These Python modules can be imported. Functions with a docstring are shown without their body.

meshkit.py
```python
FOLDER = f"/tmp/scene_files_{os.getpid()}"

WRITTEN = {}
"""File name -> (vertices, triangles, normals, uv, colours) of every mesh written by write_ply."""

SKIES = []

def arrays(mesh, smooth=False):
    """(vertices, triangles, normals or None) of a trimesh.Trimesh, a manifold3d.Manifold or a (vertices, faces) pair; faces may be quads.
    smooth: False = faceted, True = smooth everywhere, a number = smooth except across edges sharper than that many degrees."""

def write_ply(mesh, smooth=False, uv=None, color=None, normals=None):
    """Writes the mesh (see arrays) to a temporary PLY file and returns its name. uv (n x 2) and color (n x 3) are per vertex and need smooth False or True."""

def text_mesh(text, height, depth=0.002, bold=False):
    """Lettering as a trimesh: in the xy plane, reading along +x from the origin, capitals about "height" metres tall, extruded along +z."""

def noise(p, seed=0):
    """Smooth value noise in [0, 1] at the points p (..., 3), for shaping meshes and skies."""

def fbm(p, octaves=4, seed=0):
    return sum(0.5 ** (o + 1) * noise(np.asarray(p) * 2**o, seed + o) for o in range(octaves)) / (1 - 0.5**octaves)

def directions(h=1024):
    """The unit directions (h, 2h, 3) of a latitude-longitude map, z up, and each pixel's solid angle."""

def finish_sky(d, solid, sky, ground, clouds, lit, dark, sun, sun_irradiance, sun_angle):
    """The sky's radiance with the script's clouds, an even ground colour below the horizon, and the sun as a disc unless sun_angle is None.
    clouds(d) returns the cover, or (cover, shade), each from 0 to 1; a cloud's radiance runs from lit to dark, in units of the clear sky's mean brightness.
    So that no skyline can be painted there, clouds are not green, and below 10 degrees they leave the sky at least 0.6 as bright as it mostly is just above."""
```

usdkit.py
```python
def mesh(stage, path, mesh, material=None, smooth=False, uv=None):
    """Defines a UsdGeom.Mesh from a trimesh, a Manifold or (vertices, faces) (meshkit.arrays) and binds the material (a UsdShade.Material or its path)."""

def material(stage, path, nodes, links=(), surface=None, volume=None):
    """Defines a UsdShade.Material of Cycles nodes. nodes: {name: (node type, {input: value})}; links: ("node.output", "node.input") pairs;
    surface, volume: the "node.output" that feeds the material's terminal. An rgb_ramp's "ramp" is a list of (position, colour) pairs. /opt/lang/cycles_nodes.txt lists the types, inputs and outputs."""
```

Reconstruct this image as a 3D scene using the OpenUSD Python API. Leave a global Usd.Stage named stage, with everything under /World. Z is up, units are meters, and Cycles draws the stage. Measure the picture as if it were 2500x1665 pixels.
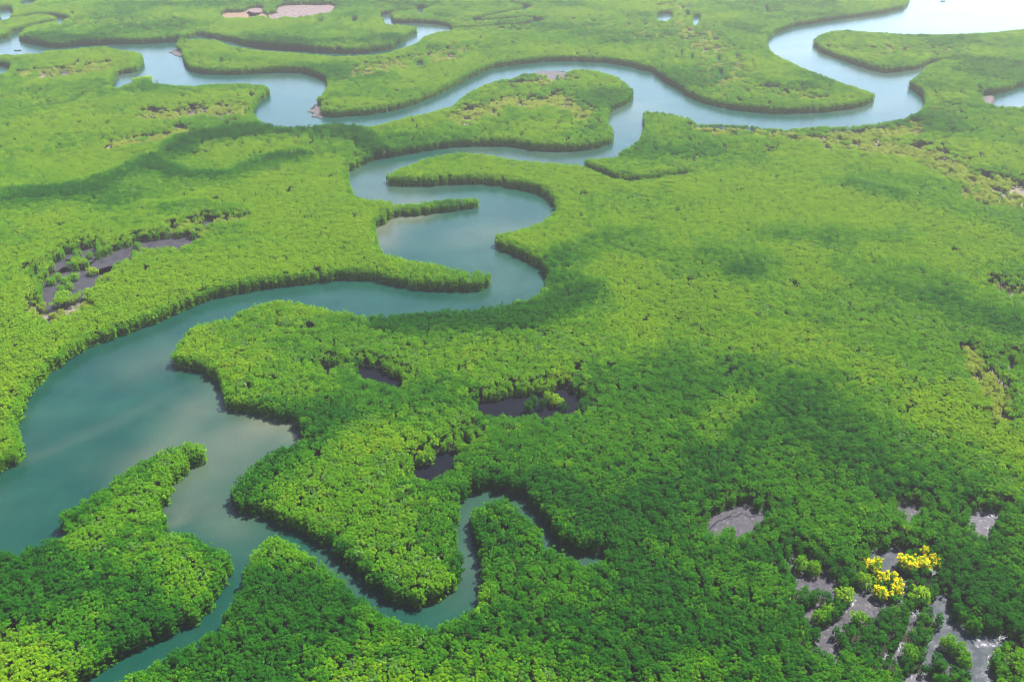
import math, numpy as np, trimesh, shapely, usdkit, meshkit
from shapely.geometry import Polygon, LineString, box
from shapely.ops import unary_union
from scipy import ndimage
from PIL import Image, ImageDraw
from pxr import Usd, UsdGeom, UsdLux, UsdShade, Gf, Sdf, Vt

stage = Usd.Stage.CreateInMemory()
UsdGeom.SetStageUpAxis(stage, 'Z'); UsdGeom.SetStageMetersPerUnit(stage, 1.0)
UsdGeom.Xform.Define(stage, '/World')
rng = np.random.default_rng(7)

# ------------------------------------------------------------------ camera, sky, sun, exposure
EYE, DIP = 181.0, 28.5                       # metres above the water, degrees below the horizon
FPX = 832.5 / math.tan(math.radians(20.0))   # focal length in pixels of the 2500 x 1665 photograph
cam = UsdGeom.Camera.Define(stage, '/World/camera')
cam.AddTranslateOp().Set(Gf.Vec3d(0, 0, EYE)); cam.AddRotateXOp().Set(90.0 - DIP)
cam.CreateHorizontalApertureAttr(36.0); cam.CreateVerticalApertureAttr(36.0 * 681 / 1024)
cam.CreateFocalLengthAttr(36.0 * FPX / 2500.0); cam.CreateClippingRangeAttr(Gf.Vec2f(1.0, 100000.0))
cam.CreateExposureAttr(2.84)

SUN_AZ, SUN_EL = math.radians(50.0), math.radians(58.0)   # azimuth to the right of the view (+y)
sun_dir = np.array([math.sin(SUN_AZ) * math.cos(SUN_EL), math.cos(SUN_AZ) * math.cos(SUN_EL), math.sin(SUN_EL)])
sun = UsdLux.DistantLight.Define(stage, '/World/sun')
sun.CreateIntensityAttr(1.25); sun.CreateAngleAttr(0.53); sun.CreateNormalizeAttr(True); sun.CreateColorAttr(Gf.Vec3f(1.0, 0.95, 0.86))
sun.AddRotateZOp().Set(-math.degrees(SUN_AZ)); sun.AddRotateXOp().Set(-(90.0 - math.degrees(SUN_EL)) )
dome = UsdLux.DomeLight.Define(stage, '/World/sky')
dome.GetPrim().SetCustomDataByKey('kind', 'structure')
sky_mat = usdkit.material(stage, '/World/Looks/sky_air', {
    'sky': ('sky_texture', {'sky_type': 'single_scattering', 'sun_disc': False, 'sun_elevation': SUN_EL, 'sun_rotation': SUN_AZ, 'air_density': 1.0, 'aerosol_density': 0.45, 'ozone_density': 1.0}),
    'bg': ('background_shader', {'strength': 0.08})}, [('sky.color', 'bg.color')], surface='bg.background')
UsdShade.MaterialBindingAPI.Apply(dome.GetPrim()).Bind(sky_mat)

# ------------------------------------------------------------------ outlines of the place (photograph pixels, 2500 wide)
WATER_OUTLINES={"upper":[[2227,-32],[2219,0],[2216,11],[2205,21],[2152,33],[2099,41],[2046,48],[1993,56],[1940,65],[1892,82],[1876,93],[1870,106],[1879,119],[1908,138],[1951,157],[1993,175],[2046,194],[2094,210],[2126,219],[2137,231],[2134,244],[2115,257],[2078,265],[2020,273],[1940,276],[1887,276],[1834,272],[1781,265],[1728,252],[1685,234],[1669,223],[1632,202],[1606,183],[1598,175],[1574,171],[1547,162],[1515,157],[1478,151],[1425,150],[1383,148],[1330,150],[1292,154],[1250,159],[1210,166],[1184,175],[1141,196],[1104,215],[1056,239],[998,260],[945,273],[892,280],[823,285],[780,282],[762,271],[755,255],[764,239],[786,228],[801,212],[803,197],[786,191],[748,178],[690,176],[626,179],[557,182],[504,180],[472,174],[456,159],[449,141],[433,127],[430,114],[443,101],[432,102],[420,103],[392,105],[339,107],[285,108],[232,110],[178,114],[157,116],[134,116],[111,112],[80,106],[52,99],[40,87],[32,88],[0,97],[-21,100],[-21,132],[0,132],[21,131],[62,131],[100,128],[114,123],[132,120],[152,119],[178,117],[214,114],[250,113],[278,114],[289,119],[294,121],[326,123],[344,127],[350,143],[348,161],[339,174],[328,177],[303,180],[285,189],[275,202],[273,210],[285,211],[307,203],[323,198],[325,189],[332,186],[344,184],[360,184],[371,191],[373,198],[392,202],[420,204],[441,206],[478,207],[520,202],[557,201],[600,202],[645,204],[656,212],[660,226],[650,236],[632,255],[621,268],[621,276],[632,289],[648,303],[674,308],[711,313],[754,312],[786,305],[817,303],[849,307],[897,307],[945,295],[998,281],[1051,271],[1104,252],[1120,242],[1141,223],[1184,204],[1221,192],[1250,188],[1277,178],[1300,174],[1380,173],[1383,169],[1420,166],[1462,171],[1505,183],[1531,199],[1547,218],[1547,239],[1531,255],[1499,268],[1484,281],[1484,295],[1499,313],[1501,334],[1492,350],[1462,361],[1409,367],[1356,369],[1303,365],[1250,356],[1168,355],[1115,358],[1072,362],[1008,373],[955,383],[918,387],[902,396],[870,411],[852,419],[849,427],[855,448],[863,464],[870,472],[902,480],[955,485],[1035,489],[1077,490],[1104,489],[1141,488],[1160,496],[1157,505],[1104,510],[1062,515],[1008,519],[977,525],[950,541],[924,554],[917,559],[921,578],[926,594],[950,615],[993,623],[1035,631],[1088,642],[1136,652],[1173,655],[1197,663],[1209,676],[1205,692],[1184,704],[1131,709],[1072,709],[1019,703],[955,690],[913,682],[870,679],[823,682],[770,688],[690,696],[637,705],[584,714],[531,724],[488,741],[451,757],[398,781],[345,802],[308,815],[265,831],[228,844],[202,863],[170,884],[133,911],[106,937],[85,964],[74,990],[66,1016],[53,1040],[56,1069],[64,1095],[69,1114],[68,1127],[37,1136],[16,1147],[0,1157],[-42,1175],[-42,1350],[0,1332],[42,1328],[80,1321],[117,1303],[154,1287],[196,1271],[234,1247],[265,1218],[303,1183],[340,1162],[372,1138],[409,1111],[425,1096],[462,1077],[483,1077],[501,1093],[499,1104],[478,1114],[472,1127],[446,1154],[433,1180],[430,1218],[414,1234],[411,1265],[414,1281],[446,1280],[478,1289],[510,1305],[552,1324],[571,1340],[579,1366],[579,1387],[563,1419],[541,1462],[520,1494],[494,1523],[441,1552],[393,1576],[340,1592],[297,1610],[265,1634],[234,1650],[212,1665],[175,1695],[218,1706],[255,1658],[297,1637],[329,1621],[372,1600],[414,1579],[451,1560],[488,1541],[510,1523],[544,1515],[547,1488],[563,1456],[579,1430],[592,1406],[592,1387],[605,1356],[616,1329],[637,1305],[663,1289],[690,1287],[706,1295],[727,1308],[743,1324],[780,1345],[807,1372],[839,1393],[860,1419],[892,1446],[924,1472],[961,1480],[977,1494],[998,1502],[1040,1512],[1067,1512],[1104,1488],[1131,1472],[1162,1472],[1172,1456],[1170,1403],[1179,1366],[1174,1345],[1160,1318],[1149,1276],[1146,1255],[1154,1231],[1170,1215],[1210,1204],[1247,1208],[1271,1234],[1303,1260],[1330,1297],[1351,1324],[1383,1340],[1404,1351],[1430,1359],[1462,1364],[1482,1351],[1484,1342],[1446,1346],[1409,1342],[1377,1329],[1351,1303],[1335,1271],[1314,1234],[1282,1210],[1250,1197],[1205,1192],[1168,1201],[1131,1223],[1123,1239],[1128,1260],[1120,1276],[1125,1313],[1136,1340],[1141,1372],[1136,1419],[1115,1446],[1077,1470],[1040,1484],[987,1480],[945,1462],[902,1430],[870,1398],[844,1372],[817,1350],[786,1329],[743,1303],[706,1284],[653,1263],[594,1247],[557,1228],[536,1215],[536,1204],[547,1186],[571,1165],[600,1133],[616,1117],[658,1096],[690,1080],[732,1066],[739,1051],[732,1040],[711,1030],[679,1025],[642,1019],[621,1006],[563,1001],[547,990],[552,973],[549,957],[536,936],[510,915],[488,903],[451,903],[414,892],[392,880],[395,870],[414,851],[430,825],[451,806],[478,787],[520,778],[563,772],[563,766],[584,753],[621,737],[663,728],[711,726],[754,733],[786,740],[828,753],[849,750],[892,760],[929,765],[966,763],[1008,758],[1062,755],[1115,750],[1168,750],[1210,742],[1250,735],[1261,728],[1292,721],[1319,703],[1338,687],[1343,671],[1330,655],[1308,642],[1277,626],[1250,615],[1231,607],[1194,592],[1173,580],[1181,573],[1210,566],[1242,561],[1250,558],[1287,546],[1319,539],[1330,530],[1351,517],[1363,507],[1359,501],[1340,482],[1314,469],[1282,461],[1250,457],[1231,453],[1189,448],[1141,448],[1093,449],[1051,453],[987,453],[950,448],[939,440],[939,427],[950,416],[982,405],[1003,397],[1040,382],[1088,372],[1141,369],[1194,374],[1250,383],[1303,390],[1356,393],[1401,398],[1409,390],[1436,383],[1484,380],[1510,378],[1515,366],[1547,350],[1568,329],[1576,308],[1575,289],[1567,277],[1579,269],[1611,270],[1653,277],[1696,287],[1712,294],[1744,293],[1781,295],[1834,298],[1876,303],[1913,306],[1967,306],[2020,304],[2073,303],[2126,297],[2179,289],[2216,281],[2248,265],[2261,249],[2258,236],[2243,226],[2224,212],[2220,202],[2232,188],[2248,175],[2266,160],[2248,167],[2205,173],[2163,177],[2142,174],[2099,160],[2046,142],[2004,126],[1990,110],[1989,96],[2001,82],[2025,74],[2067,71],[2126,76],[2195,80],[2248,82],[2338,81],[2418,77],[2500,69],[2789,53],[2949,-32]],"branch":[[436,101],[486,86],[519,92],[543,96],[572,101],[593,108],[614,114],[656,120],[697,122],[757,126],[816,130],[864,131],[905,128],[950,122],[965,117],[974,110],[995,92],[1018,80],[1023,71],[1018,64],[1003,61],[983,59],[965,59],[947,58],[936,54],[944,45],[950,48],[951,55],[983,56],[1024,56],[1069,59],[1100,64],[1107,69],[1105,73],[1079,74],[1067,76],[1049,80],[1033,89],[1026,98],[1013,104],[993,111],[977,117],[957,122],[950,126],[905,132],[864,135],[816,134],[757,130],[697,126],[656,123],[614,118],[593,114],[566,111],[549,104],[534,97],[489,94],[454,96]],"farleft1":[[-18,23],[0,25],[29,22],[34,27],[36,29],[27,34],[21,41],[22,47],[11,49],[-18,50],[-18,41],[0,43],[11,38],[11,34],[0,29]],"farleft2":[[48,4],[61,0],[89,0],[87,4],[71,9],[52,11]],"farleft3":[[137,45],[159,47],[155,52],[143,56],[138,54]],"left_edge":[[-14,155],[0,158],[18,161],[33,162],[23,169],[11,174],[0,177],[-14,178]],"right_pond":[[2577,202],[2500,208],[2471,218],[2439,228],[2407,234],[2391,237],[2412,247],[2439,256],[2471,258],[2577,255]],"pool0":[[1600,36],[1645,31],[1643,36],[1624,47],[1606,44]],"pool1":[[1691,40],[1713,37],[1711,45],[1699,57],[1692,50]],"pool2":[[1867,15],[1875,17],[1883,28],[1870,27]],"pool3":[[1674,30],[1688,30],[1685,33],[1675,33]],"pool4":[[1755,171],[1769,172],[1767,182],[1758,180]],"pool5":[[1686,137],[1697,134],[1695,140],[1687,140]],"pool6":[[1752,139],[1765,137],[1761,144],[1753,143]],"pool7":[[1661,128],[1670,128],[1669,134],[1663,133]],"pool8":[[1716,67],[1723,67],[1722,72],[1717,71]],"pool20":[[776,53],[792,48],[789,51],[779,54]],"pool21":[[858,46],[876,45],[873,49],[860,49]],"pool22":[[1019,29],[1023,25],[1037,25],[1033,28],[1023,30]],"pool23":[[1274,25],[1283,24],[1281,28],[1275,28]],"pool24":[[1015,151],[1035,148],[1036,154],[1019,156]],"pool25":[[536,149],[547,150],[544,154],[537,153]]}
CREEK_LINES=[[[[40,87],[41,80],[54,74],[75,68],[100,62],[125,55],[143,54],[157,49],[153,44],[132,39],[100,38],[71,42],[45,47],[23,48]],7],[[[947,48],[940,41],[946,33],[970,31],[1003,29],[1026,27],[1041,22],[1013,18],[977,16],[947,11],[921,6]],7],[[[1105,71],[1143,70],[1181,68],[1219,64],[1270,63],[1304,57],[1321,52],[1298,46],[1258,47],[1212,52],[1171,54],[1161,51]],7],[[[1166,48],[1194,42],[1227,34],[1258,29],[1281,25],[1291,18],[1270,13],[1247,9]],6],[[[2261,161],[2290,151],[2338,145],[2391,146],[2444,151],[2500,166],[2545,175]],5],[[[1401,400],[1436,412],[1473,425],[1499,440],[1537,445],[1579,444],[1632,437],[1675,427]],4],[[[264,212],[246,223],[223,230],[200,237],[180,255],[159,261],[106,266],[53,277]],3]]
CLEARING_OUTLINES={"pond_left1":[[105,717],[115,695],[124,681],[141,668],[159,655],[168,659],[190,666],[212,661],[234,664],[261,655],[280,648],[272,657],[265,664],[245,670],[234,681],[232,695],[212,703],[190,710],[172,717],[159,710],[141,717],[130,728],[119,738],[116,732]],"pond_left2":[[219,639],[243,639],[256,631],[272,622],[294,617],[305,608],[327,605],[344,592],[375,590],[411,583],[442,585],[466,581],[466,586],[442,593],[415,599],[389,601],[364,601],[340,605],[325,613],[318,626],[296,635],[265,639],[247,648],[230,650]],"pond_left3":[[190,628],[197,613],[216,612],[234,605],[241,613],[221,619],[212,626]],"pond_left4":[[132,643],[146,637],[172,634],[168,638],[148,647]],"pond_left5":[[159,622],[177,615],[185,619],[168,623]],"pond_left6":[[85,668],[95,664],[97,670],[88,674]],"pond_left7":[[492,544],[514,540],[517,543],[499,547]],"pond_left8":[[115,778],[124,774],[130,783],[119,790]],"pond_mid1":[[876,896],[913,902],[939,912],[985,925],[977,937],[939,927],[897,918],[878,910]],"pond_mid2":[[788,894],[823,896],[801,903]],"pond_mid3":[[1167,985],[1183,982],[1205,979],[1229,976],[1245,976],[1261,964],[1276,968],[1295,963],[1321,962],[1347,964],[1355,959],[1374,952],[1394,952],[1407,960],[1421,968],[1437,971],[1413,985],[1407,998],[1397,1001],[1387,996],[1361,1001],[1334,1005],[1329,1014],[1324,1009],[1315,1001],[1295,1004],[1275,1006],[1242,1004],[1216,1004],[1200,1004],[1189,998]],"pond_mid4":[[1067,1114],[1093,1106],[1117,1106],[1104,1133],[1072,1154],[1040,1160],[1014,1155],[1011,1143],[1040,1141],[1067,1143]],"pond_mid5":[[1133,1069],[1146,1065],[1154,1072],[1144,1081]],"mud1":[[1725,1295],[1736,1281],[1749,1260],[1770,1249],[1813,1236],[1834,1247],[1871,1247],[1868,1260],[1850,1266],[1839,1285],[1802,1285],[1775,1280],[1744,1290]],"mud2":[[2373,1252],[2396,1255],[2431,1247],[2423,1271],[2407,1298],[2386,1296],[2389,1276],[2373,1263]],"mud3":[[2192,1227],[2232,1236],[2261,1243],[2221,1247]],"pond_right1":[[2120,1346],[2204,1343],[2201,1366],[2189,1384],[2198,1402],[2212,1420],[2215,1438],[2204,1439],[2200,1420],[2189,1405],[2151,1398],[2154,1366],[2130,1358]],"mud4":[[2076,1435],[2133,1430],[2130,1453],[2139,1468],[2172,1462],[2169,1479],[2142,1485],[2121,1485],[2115,1497],[2097,1490],[2082,1494],[2076,1509],[2053,1521],[2038,1530],[2033,1548],[2042,1563],[2048,1583],[2020,1591],[1995,1580],[2008,1557],[2014,1539],[2032,1530],[2044,1512],[2071,1497],[2076,1476],[2085,1456]],"mud5":[[1928,1404],[1958,1405],[1969,1390],[1974,1366],[1983,1361],[1980,1384],[1981,1402],[2002,1399],[2020,1411],[2047,1426],[2051,1438],[2035,1430],[2008,1421],[1984,1430],[1961,1424],[1955,1412]],"mud6":[[1971,1509],[1978,1488],[1990,1476],[1999,1478],[1992,1494],[1991,1515],[1978,1514]],"mud7":[[1928,1369],[1934,1352],[1943,1356],[1940,1370]],"pond_right2":[[2267,1463],[2288,1479],[2305,1491],[2310,1512],[2304,1536],[2288,1551],[2273,1575],[2264,1592],[2276,1597],[2296,1578],[2299,1554],[2314,1542],[2344,1554],[2365,1575],[2369,1598],[2366,1619],[2380,1640],[2387,1688],[2423,1688],[2426,1640],[2420,1616],[2430,1583],[2439,1569],[2430,1554],[2395,1551],[2362,1557],[2347,1536],[2329,1512],[2320,1488],[2320,1468],[2288,1457]],"mud8":[[2195,1589],[2201,1578],[2207,1569],[2204,1586],[2201,1594]],"mud9":[[2207,1661],[2231,1655],[2276,1649],[2273,1667],[2240,1673]],"mud10":[[2237,1485],[2244,1482],[2240,1500],[2231,1523],[2228,1518]],"mud11":[[2463,891],[2477,884],[2476,894],[2468,902]],"mud12":[[2302,1586],[2317,1592],[2335,1616],[2329,1616],[2311,1601]],"beach1":[[1299,183],[1324,175],[1381,175],[1380,184],[1351,187],[1356,195],[1343,195],[1340,187],[1303,187]],"beach2":[[149,186],[157,176],[173,178],[167,188],[154,191]],"beach3":[[418,124],[430,122],[442,129],[445,134],[433,131]],"beach4":[[760,265],[772,257],[783,265],[781,282],[764,273]],"beach5":[[366,197],[403,202],[478,207],[456,211],[419,208],[372,205]],"beach6":[[2391,236],[2418,234],[2429,239],[2415,247]],"beach7":[[459,276],[478,272],[480,277],[467,280]],"beach8":[[544,309],[563,307],[563,312],[549,313]],"pan1":[[685,17],[703,14],[751,13],[780,14],[813,12],[825,13],[813,18],[810,25],[780,30],[748,35],[712,38],[685,39],[662,39],[653,36],[668,33],[700,33],[706,30],[700,24],[685,23],[668,21]],"pan2":[[534,35],[555,32],[596,31],[599,27],[608,29],[620,32],[653,32],[650,35],[620,34],[596,36],[563,37]],"pan3":[[602,23],[620,20],[647,19],[638,22],[620,24],[614,27],[605,26]],"pond_right3":[[2081,1435],[2106,1433],[2134,1431],[2131,1441],[2123,1453],[2111,1456],[2097,1458],[2084,1453],[2076,1444]],"crust1":[[2369,1555],[2380,1557],[2393,1551],[2400,1554],[2412,1557],[2427,1558],[2438,1570],[2436,1579],[2424,1575],[2412,1582],[2398,1578],[2383,1578],[2377,1566]],"crust2":[[2417,1595],[2424,1600],[2415,1616],[2420,1628],[2412,1646],[2403,1640],[2411,1619],[2409,1607]],"crust3":[[2076,1468],[2085,1462],[2094,1465],[2085,1473],[2078,1485],[2072,1485]]}


def ground_at(px, z=0.0):
    """The points at height z seen at the pixels px (n x 2)."""
    px = np.asarray(px, float); z = np.broadcast_to(z, len(px))
    a, b = (px[:, 0] - 1250.0) / FPX, (832.5 - px[:, 1]) / FPX
    s, c = math.sin(math.radians(DIP)), math.cos(math.radians(DIP))
    d = np.stack([a, c + b * s, -s + b * c], 1)
    t = (EYE - z) / np.maximum(-d[:, 2], 0.035)
    return np.stack([d[:, 0] * t, d[:, 1] * t], 1)

def pixel_of(p):
    p = np.asarray(p, float); s, c = math.sin(math.radians(DIP)), math.cos(math.radians(DIP))
    q = p - [0, 0, EYE]
    depth = np.maximum(q[:, 1] * c - q[:, 2] * s, 1e-3)
    return np.stack([1250 + FPX * q[:, 0] / depth, 832.5 - FPX * (q[:, 1] * s + q[:, 2] * c) / depth], 1), depth

def outline(px, near_h, far_h=0.6):
    """A traced outline on the ground: where the bank is nearer than the water, the traced edge is the tree tops (near_h high)."""
    p = np.asarray(px, float); q = np.roll(p, -1, 0)
    pts = np.concatenate([np.linspace(a, b, max(2, int(np.hypot(*(b - a)) / 6)), endpoint=False) for a, b in zip(p, q)])
    area = 0.5 * np.sum(p[:, 0] * q[:, 1] - q[:, 0] * p[:, 1])
    t = np.roll(pts, -2, 0) - np.roll(pts, 2, 0); t /= np.linalg.norm(t, axis=1, keepdims=True) + 1e-9
    n = np.stack([t[:, 1], -t[:, 0]], 1) * (1 if area > 0 else -1)
    w = np.clip((n[:, 1] + 0.35) / 0.85, 0, 1); w = w * w * (3 - 2 * w)
    w = ndimage.gaussian_filter1d(w, 1.5, mode='wrap')
    g = ground_at(pts, far_h + (near_h - far_h) * w)
    return Polygon(g).buffer(0)

AREA = box(-1150, 40, 1150, 1750)
water_shape = unary_union([outline(v, 8.0 if k.startswith('pool') else 6.6, 0.3) for k, v in WATER_OUTLINES.items()]
                          + [LineString(ground_at(l, 2.5)).buffer(r) for l, r in CREEK_LINES])
SPITS = [LineString(ground_at(l, z)).buffer(r) for l, z, r in (([(970, 521), (1030, 517), (1085, 508), (1125, 503), (1158, 499)], 0.8, 3.4), ([(215, 1262), (290, 1215), (350, 1172), (410, 1130)], 3.8, 6.5), ([(385, 1145), (425, 1118), (455, 1102), (478, 1100)], 3.5, 3.6))]
water_shape = water_shape.union(water_shape.intersection(box(-200, 100, -6, 330)).buffer(0.9)).difference(unary_union(SPITS))
BEACHES = [outline(v, 2.5, 0.2).buffer(0.8) for k, v in CLEARING_OUTLINES.items() if k in ('beach1', 'beach3', 'beach4', 'beach6')]
water_shape = water_shape.difference(unary_union(BEACHES))
water_shape = water_shape.buffer(1.2).buffer(-2.4).buffer(1.2).intersection(AREA).simplify(0.25)
clear_shape = {k: outline(v, 0.6 if k.startswith(('crust', 'pond_right3')) else 2.5 if k.startswith('beach') else 7.0 if k.startswith('pan') else 5.0 if k.startswith('pond_mid') else 4.4, 0.2).simplify(0.15) for k, v in CLEARING_OUTLINES.items()}

def polys(g):
    return [x for x in getattr(g, 'geoms', [g]) if x.geom_type == 'Polygon' and x.area > 0.05]

# a map of distances on the ground, 1 m cells
GX0, GY0, GW, GH = -1150, 40, 2300, 1710
def raster(shape):
    im = Image.new('1', (GW, GH)); d = ImageDraw.Draw(im)
    for g in polys(shape):
        d.polygon([((x - GX0), (y - GY0)) for x, y in g.exterior.coords], fill=1)
        for h in g.interiors: d.polygon([((x - GX0), (y - GY0)) for x, y in h.coords], fill=0)
    return np.array(im)
def distance(mask): return (0.5 + ndimage.distance_transform_edt(~mask) - ndimage.distance_transform_edt(mask)).astype(np.float32)
d_water = distance(raster(water_shape))
clear_all = unary_union([v for k, v in clear_shape.items() if not k.startswith('crust')] + [b.buffer(1.0) for b in BEACHES])
d_clear = distance(raster(clear_all))
def sample(grid, xy):
    return ndimage.map_coordinates(grid, [xy[:, 1] - GY0, xy[:, 0] - GX0], order=1, mode='nearest')

# ------------------------------------------------------------------ helpers
def tag(p, label=None, cat=None, group=None, kind=None):
    p = p.GetPrim() if hasattr(p, 'GetPrim') else p
    for k, v in (('label', label), ('category', cat), ('group', group), ('kind', kind)):
        if v: p.SetCustomDataByKey(k, v)
    return p
used = {}
def numbered(name):
    n = used.get(name, 0); used[name] = n + 1
    return name if n == 0 else f'{name}_{n:03d}'
def flat(shape, z):
    vs, fs, n = [], [], 0
    for g in polys(shape):
        v, f = trimesh.creation.triangulate_polygon(g, engine='earcut')
        f = np.asarray(f); a = v[f]
        cr = (a[:, 1, 0] - a[:, 0, 0]) * (a[:, 2, 1] - a[:, 0, 1]) - (a[:, 1, 1] - a[:, 0, 1]) * (a[:, 2, 0] - a[:, 0, 0])
        f = np.where((cr < 0)[:, None], f[:, ::-1], f)
        vs.append(np.column_stack([v, np.full(len(v), z)])); fs.append(f + n); n += len(v)
    return np.vstack(vs), np.vstack(fs)
def mat(name, nodes, links, surface='p.BSDF'):
    return usdkit.material(stage, '/World/Looks/' + name, nodes, links, surface=surface)

# ------------------------------------------------------------------ materials
def leaf(name, ramp, rough=0.5, trans=0.42, spec=0.04):
    return mat(name, {
        'g': ('geometry', {}), 'o': ('object_info', {}),
        'wn': ('white_noise_texture', {'dimensions': '3D'}),
        'big': ('noise_texture', {'scale': 0.022, 'detail': 3.0, 'roughness': 0.6}),
        'a': ('math', {'math_type': 'multiply_add', 'value2': 0.22, 'value3': 0.0}),
        'b': ('math', {'math_type': 'multiply_add', 'value2': 0.75}),
        'c': ('math', {'math_type': 'multiply_add', 'value2': 0.14}), 'mid': ('noise_texture', {'scale': 0.9, 'detail': 1.0}), 'd': ('math', {'math_type': 'multiply_add', 'value2': 0.5}), 'e': ('math', {'math_type': 'subtract', 'value2': 0.25}),
        'r': ('rgb_ramp', {'ramp': ramp}),
        'v': ('math', {'math_type': 'multiply_add', 'value2': 0.5, 'value3': 0.75}),
        'h': ('hsv', {'hue': 0.5, 'saturation': 1.0, 'fac': 1.0}),
        'p': ('principled_bsdf', {'roughness': rough, 'specular_ior_level': spec}),
        't': ('translucent_bsdf', {}), 'm': ('mix_closure', {'fac': trans})},
        [('o.location', 'wn.vector'), ('g.position', 'big.vector'), ('wn.value', 'a.value1'), ('big.fac', 'b.value1'), ('a.value', 'b.value3'),
         ('g.random_per_island', 'c.value1'), ('b.value', 'c.value3'), ('g.position', 'mid.vector'), ('mid.fac', 'd.value1'), ('c.value', 'd.value3'), ('d.value', 'e.value1'), ('e.value', 'r.fac'), ('g.random_per_island', 'v.value1'),
         ('r.color', 'h.color'), ('v.value', 'h.value'), ('h.color', 'p.base_color'), ('h.color', 't.color'), ('p.BSDF', 'm.closure1'), ('t.BSDF', 'm.closure2')], surface='m.closure')
LEAF = {
    'green': leaf('green_leaves', [(0.0, (0.032, 0.135, 0.003)), (0.45, (0.084, 0.228, 0.003)), (1.0, (0.160, 0.282, 0.004))]),
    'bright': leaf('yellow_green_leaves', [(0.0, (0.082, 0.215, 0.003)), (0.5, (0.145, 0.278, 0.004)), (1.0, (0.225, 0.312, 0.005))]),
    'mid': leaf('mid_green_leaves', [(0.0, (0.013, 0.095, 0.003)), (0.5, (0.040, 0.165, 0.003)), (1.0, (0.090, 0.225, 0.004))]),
    'deep': leaf('deep_and_shaded_leaves', [(0.0, (0.005, 0.062, 0.005)), (0.5, (0.015, 0.105, 0.004)), (1.0, (0.040, 0.152, 0.004))]),  # dark trees' own colour, and shade put into leaf colour elsewhere
    'olive': leaf('olive_scrub_leaves', [(0.0, (0.11, 0.20, 0.012)), (0.5, (0.205, 0.265, 0.026)), (1.0, (0.31, 0.32, 0.055))]),
    'grey': leaf('grey_green_leaves', [(0.0, (0.055, 0.17, 0.02)), (0.6, (0.095, 0.21, 0.03)), (1.0, (0.16, 0.24, 0.05))], rough=0.4),
    'blossom': leaf('yellow_blossom', [(0.0, (0.58, 0.40, 0.001)), (0.5, (0.70, 0.54, 0.001)), (1.0, (0.78, 0.64, 0.002))], trans=0.3),
}
bark = mat('mangrove_bark', {'g': ('geometry', {}), 'n': ('noise_texture', {'scale': 3.0, 'detail': 4.0}), 'r': ('rgb_ramp', {'ramp': [(0.3, (0.012, 0.015, 0.008)), (0.7, (0.028, 0.032, 0.018))]}), 'p': ('principled_bsdf', {'roughness': 0.9, 'specular_ior_level': 0.08})},
           [('g.position', 'n.vector'), ('n.fac', 'r.fac'), ('r.color', 'p.base_color')])
dead_bark = mat('bleached_wood', {'g': ('geometry', {}), 'n': ('noise_texture', {'scale': 2.0, 'detail': 4.0}), 'r': ('rgb_ramp', {'ramp': [(0.3, (0.26, 0.24, 0.23)), (0.7, (0.50, 0.47, 0.45))]}), 'p': ('principled_bsdf', {'roughness': 0.9, 'specular_ior_level': 0.08})},
           [('g.position', 'n.vector'), ('n.fac', 'r.fac'), ('r.color', 'p.base_color')])
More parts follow.
